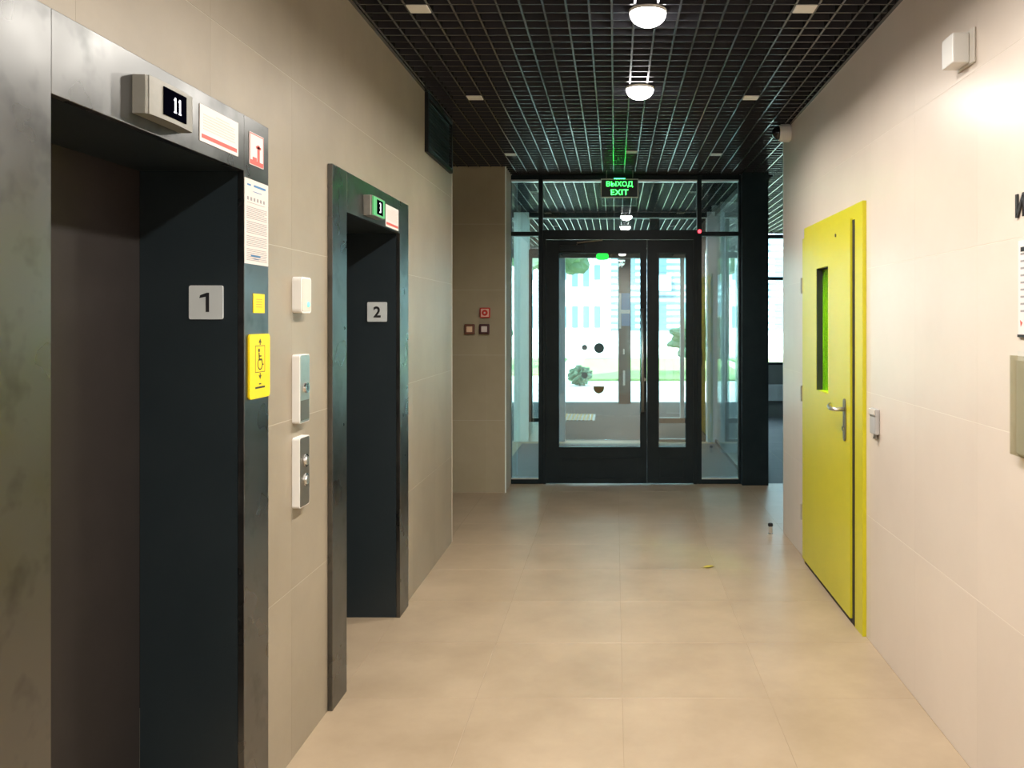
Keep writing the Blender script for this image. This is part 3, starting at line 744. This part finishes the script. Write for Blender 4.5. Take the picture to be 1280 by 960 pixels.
# fallen leaf
bm = bmesh.new(); n = 10; Lf = .07; a = []; b = []; m_ = []
for k in range(n + 1):
    s = k / n; wd = .022 * math.sin(PI * s) ** .8; z = .001 + .006 * s * s
    x = -Lf / 2 + Lf * s
    a.append(bm.verts.new((x, wd, z + .004 * math.sin(PI * s)))); m_.append(bm.verts.new((x, 0, z))); b.append(bm.verts.new((x, -wd, z + .004 * math.sin(PI * s))))
for k in range(n):
    for p, q in ((a, m_), (m_, b)):
        try: bm.faces.new((p[k], p[k + 1], q[k + 1], q[k]))
        except ValueError: pass
t = thing('fallen_leaf', 'small yellow fallen leaf lying on the beige floor', 'leaf', (.585, 5.34, 0), .2)
ob = obj('blade', bm, 'leaf', t); sm = ob.modifiers.new('thick', 'SOLIDIFY'); sm.thickness = .0008; sm.offset = 1
obj('stalk', tube([(-Lf / 2 + .002, 0, .0018), (-Lf / 2 - .015, .004, .0015)], .0008, 6), 'leaf', t)

# ------------------------------------------------------------------ outdoors
struct('floor_porch', boxes([(-9, -1.45, 8.14, 10.98, -.2, -.01), (-9, 1.79, 10.98, 16.2, -.2, -.01), (1.79, 9, 13.95, 16.2, -.2, -.01)]), 'porch')
cp = struct('ceiling_porch', boxes([(-5, 1.79, 10.98, 16.2, 3.1, 3.4)]), 'black_void')
for k in range(-33, 24): bar(cp, GX0 + .1 * k - BW / 2, GX0 + .1 * k + BW / 2, 10.98, 16.1)  # slats added to imitate the corridor ceiling reflected in the transom glass
obj('fascia', box(-5, 1.79, 16.1, 16.2, 2.86, 3.1), 'column_dark', cp)
struct('ground_pavement', box(-80, 80, 16.2, 120, -.3, -.03), 'pavement')
struct('roof', boxes([(-9, 9, -3, 8.1, 3.41, 18), (-1.45, 1.79, 8.1, 16.2, 3.41, 3.8), (1.79, 9, 8.1, 13.95, 3.41, 3.8)]), 'facade_white')
struct('wall_outside_left', box(-9, -3.5, 7.9, 8.12, 0, 3.4), 'facade_white')
t = thing('porch_column', 'dark porch column with blue panel outside the entrance', 'column', (.175, 16.0, -.01))
obj('shaft', box(-.115, .115, -.12, .12, 0, 2.96), 'column_dark', t)
obj('panel', boxes([(-.06, .10, -.128, -.12, 1.75, 2.06), (-.06, .10, -.128, -.12, 1.45, 1.68)]), 'column_blue', t)
obj('white_strip', boxes([(-.105, -.065, -.128, -.12, 1.40, 2.06), (-.105, .10, -.13, -.128, 1.68, 1.75)]), 'paper_white', t)
obj('plaque', boxes([(-.03, .0, -.126, -.12, .92, 1.02), (-.03, .01, -.126, -.12, .34, .62)]), 'paper_white', t)
t = thing('floor_mat', 'tan slatted entrance mat on the grey porch floor', 'mat', (-.60, 13.65, -.01))
for k in range(9): obj('slat', box(-.27 + k * .06, -.24 + k * .06, -.45, .45, 0, .012), 'mat_tan', t)
obj('base', box(-.28, .28, -.46, .46, 0, .004), 'column_dark', t)
o = tag(obj('lawn', boxes([(-60, -1.9, 24, 34, -.03, .03), (-1.2, 60, 22, 34, -.03, .03)]), 'lawn'), 'bright green lawn beyond the entrance pavement', 'lawn'); o['kind'] = 'stuff'
def blob(r, seed, sq=.8, sub=3):
    rr = random.Random(seed); bm = bmesh.new(); bmesh.ops.create_icosphere(bm, subdivisions=sub, radius=1)
    ph = [(Vector((rr.uniform(-1, 1), rr.uniform(-1, 1), rr.uniform(-1, 1))).normalized(), rr.uniform(3, 9), rr.uniform(0, 6)) for _ in range(9)]
    for v in bm.verts:
        d = v.co.normalized(); f = 1 + sum(.07 * math.sin(q * d.dot(p) * 2 + s) for p, q, s in ph) + rr.uniform(-.06, .06)
        v.co = d * r * f; v.co.z *= sq
    return bm
for i, (x, y, r, la) in enumerate(((-.85, 20.5, .26, 'low dark green shrub on pavement in view of the entrance door'), (2.5, 24.5, .8, 'round green shrub at the lawn edge'), (9.0, 27, 1.0, 'broad green shrub on the lawn'), (-4.4, 26, 1.1, 'wide green shrub left of the entrance axis'))):
    t = thing('shrub', la, 'shrub', (x, y, .031 if y > 22 else -.03))
    obj('stem', tube([(0, 0, 0), (.02, 0, r * .9)], .03, 8), 'bark', t); obj('foliage', blob(r, i, .8, 5), 'foliage', t, (0, 0, r * (1.22 if y > 22 else .95)))
def tree(x, y, h, r, la, sd):
    t = thing('tree', la, 'tree', (x, y, .05))
    obj('trunk', tube([(0, 0, 0), (.1, 0, h * .4), (0, .1, h * .75)], [.18, .14, .07], 10), 'bark', t)
    rr = random.Random(sd)
    for k in range(6):
        a = k * 1.05; obj('foliage', blob(r * rr.uniform(.5, .75), sd * 10 + k, .85, 5), 'foliage', t, (r * .55 * math.cos(a), r * .55 * math.sin(a), h * (.62 + .07 * k)))
tree(-3.3, 31, 7., 2.2, 'leafy tree seen through left part of entrance door', 1)
tree(4.2, 33, 6., 1.1, 'leafy tree seen beyond the right sidelight', 2)
def tower(x0, x1, y, h, m, la, nx, nz, bands=0):
    t = thing('apartment_building', la, 'building', ((x0 + x1) / 2, y, -.03)); hw = (x1 - x0) / 2
    obj('wall', box(-hw, hw, 0, 10, 0, h), m, t); obj('parapet', box(-hw - .2, hw + .2, -.2, 10.2, h, h + .6), m, t)
    sx = 2 * hw / nx; wm = mesh(box(-sx * .28, sx * .28, -.03, .02, 0, 1.6)); wm.materials.append(M['facade_glass'])
    bmh = mesh(box(-sx * .4, sx * .4, -.7, 0, -.25, .75)); bmh.materials.append(M[m])
    bd = mesh(box(-hw, hw, -.06, 0, 0, .16)); bd.materials.append(M['facade_glass'])
    for k in range(bands): obj('facade_band', bd, 'facade_glass', t, (0, 0, .9 + k * .42))
    for i in range(nx):
        for j in range(nz):
            X, Z = -hw + (i + .5) * sx, 1. + j * 3.
            obj('window', wm, 'facade_glass', t, (X, 0, Z))
            if i % 3 == 1 and j: obj('balcony', bmh, m, t, (X, 0, Z - .3))
tower(-22, -.9, 62, 24, 'facade_white', 'white apartment block with balconies behind the lawn', 26, 7)
tower(-.3, 18, 55, 30, 'facade_blue', 'pale blue apartment block with dark bands beyond the lawn', 9, 9, 50)
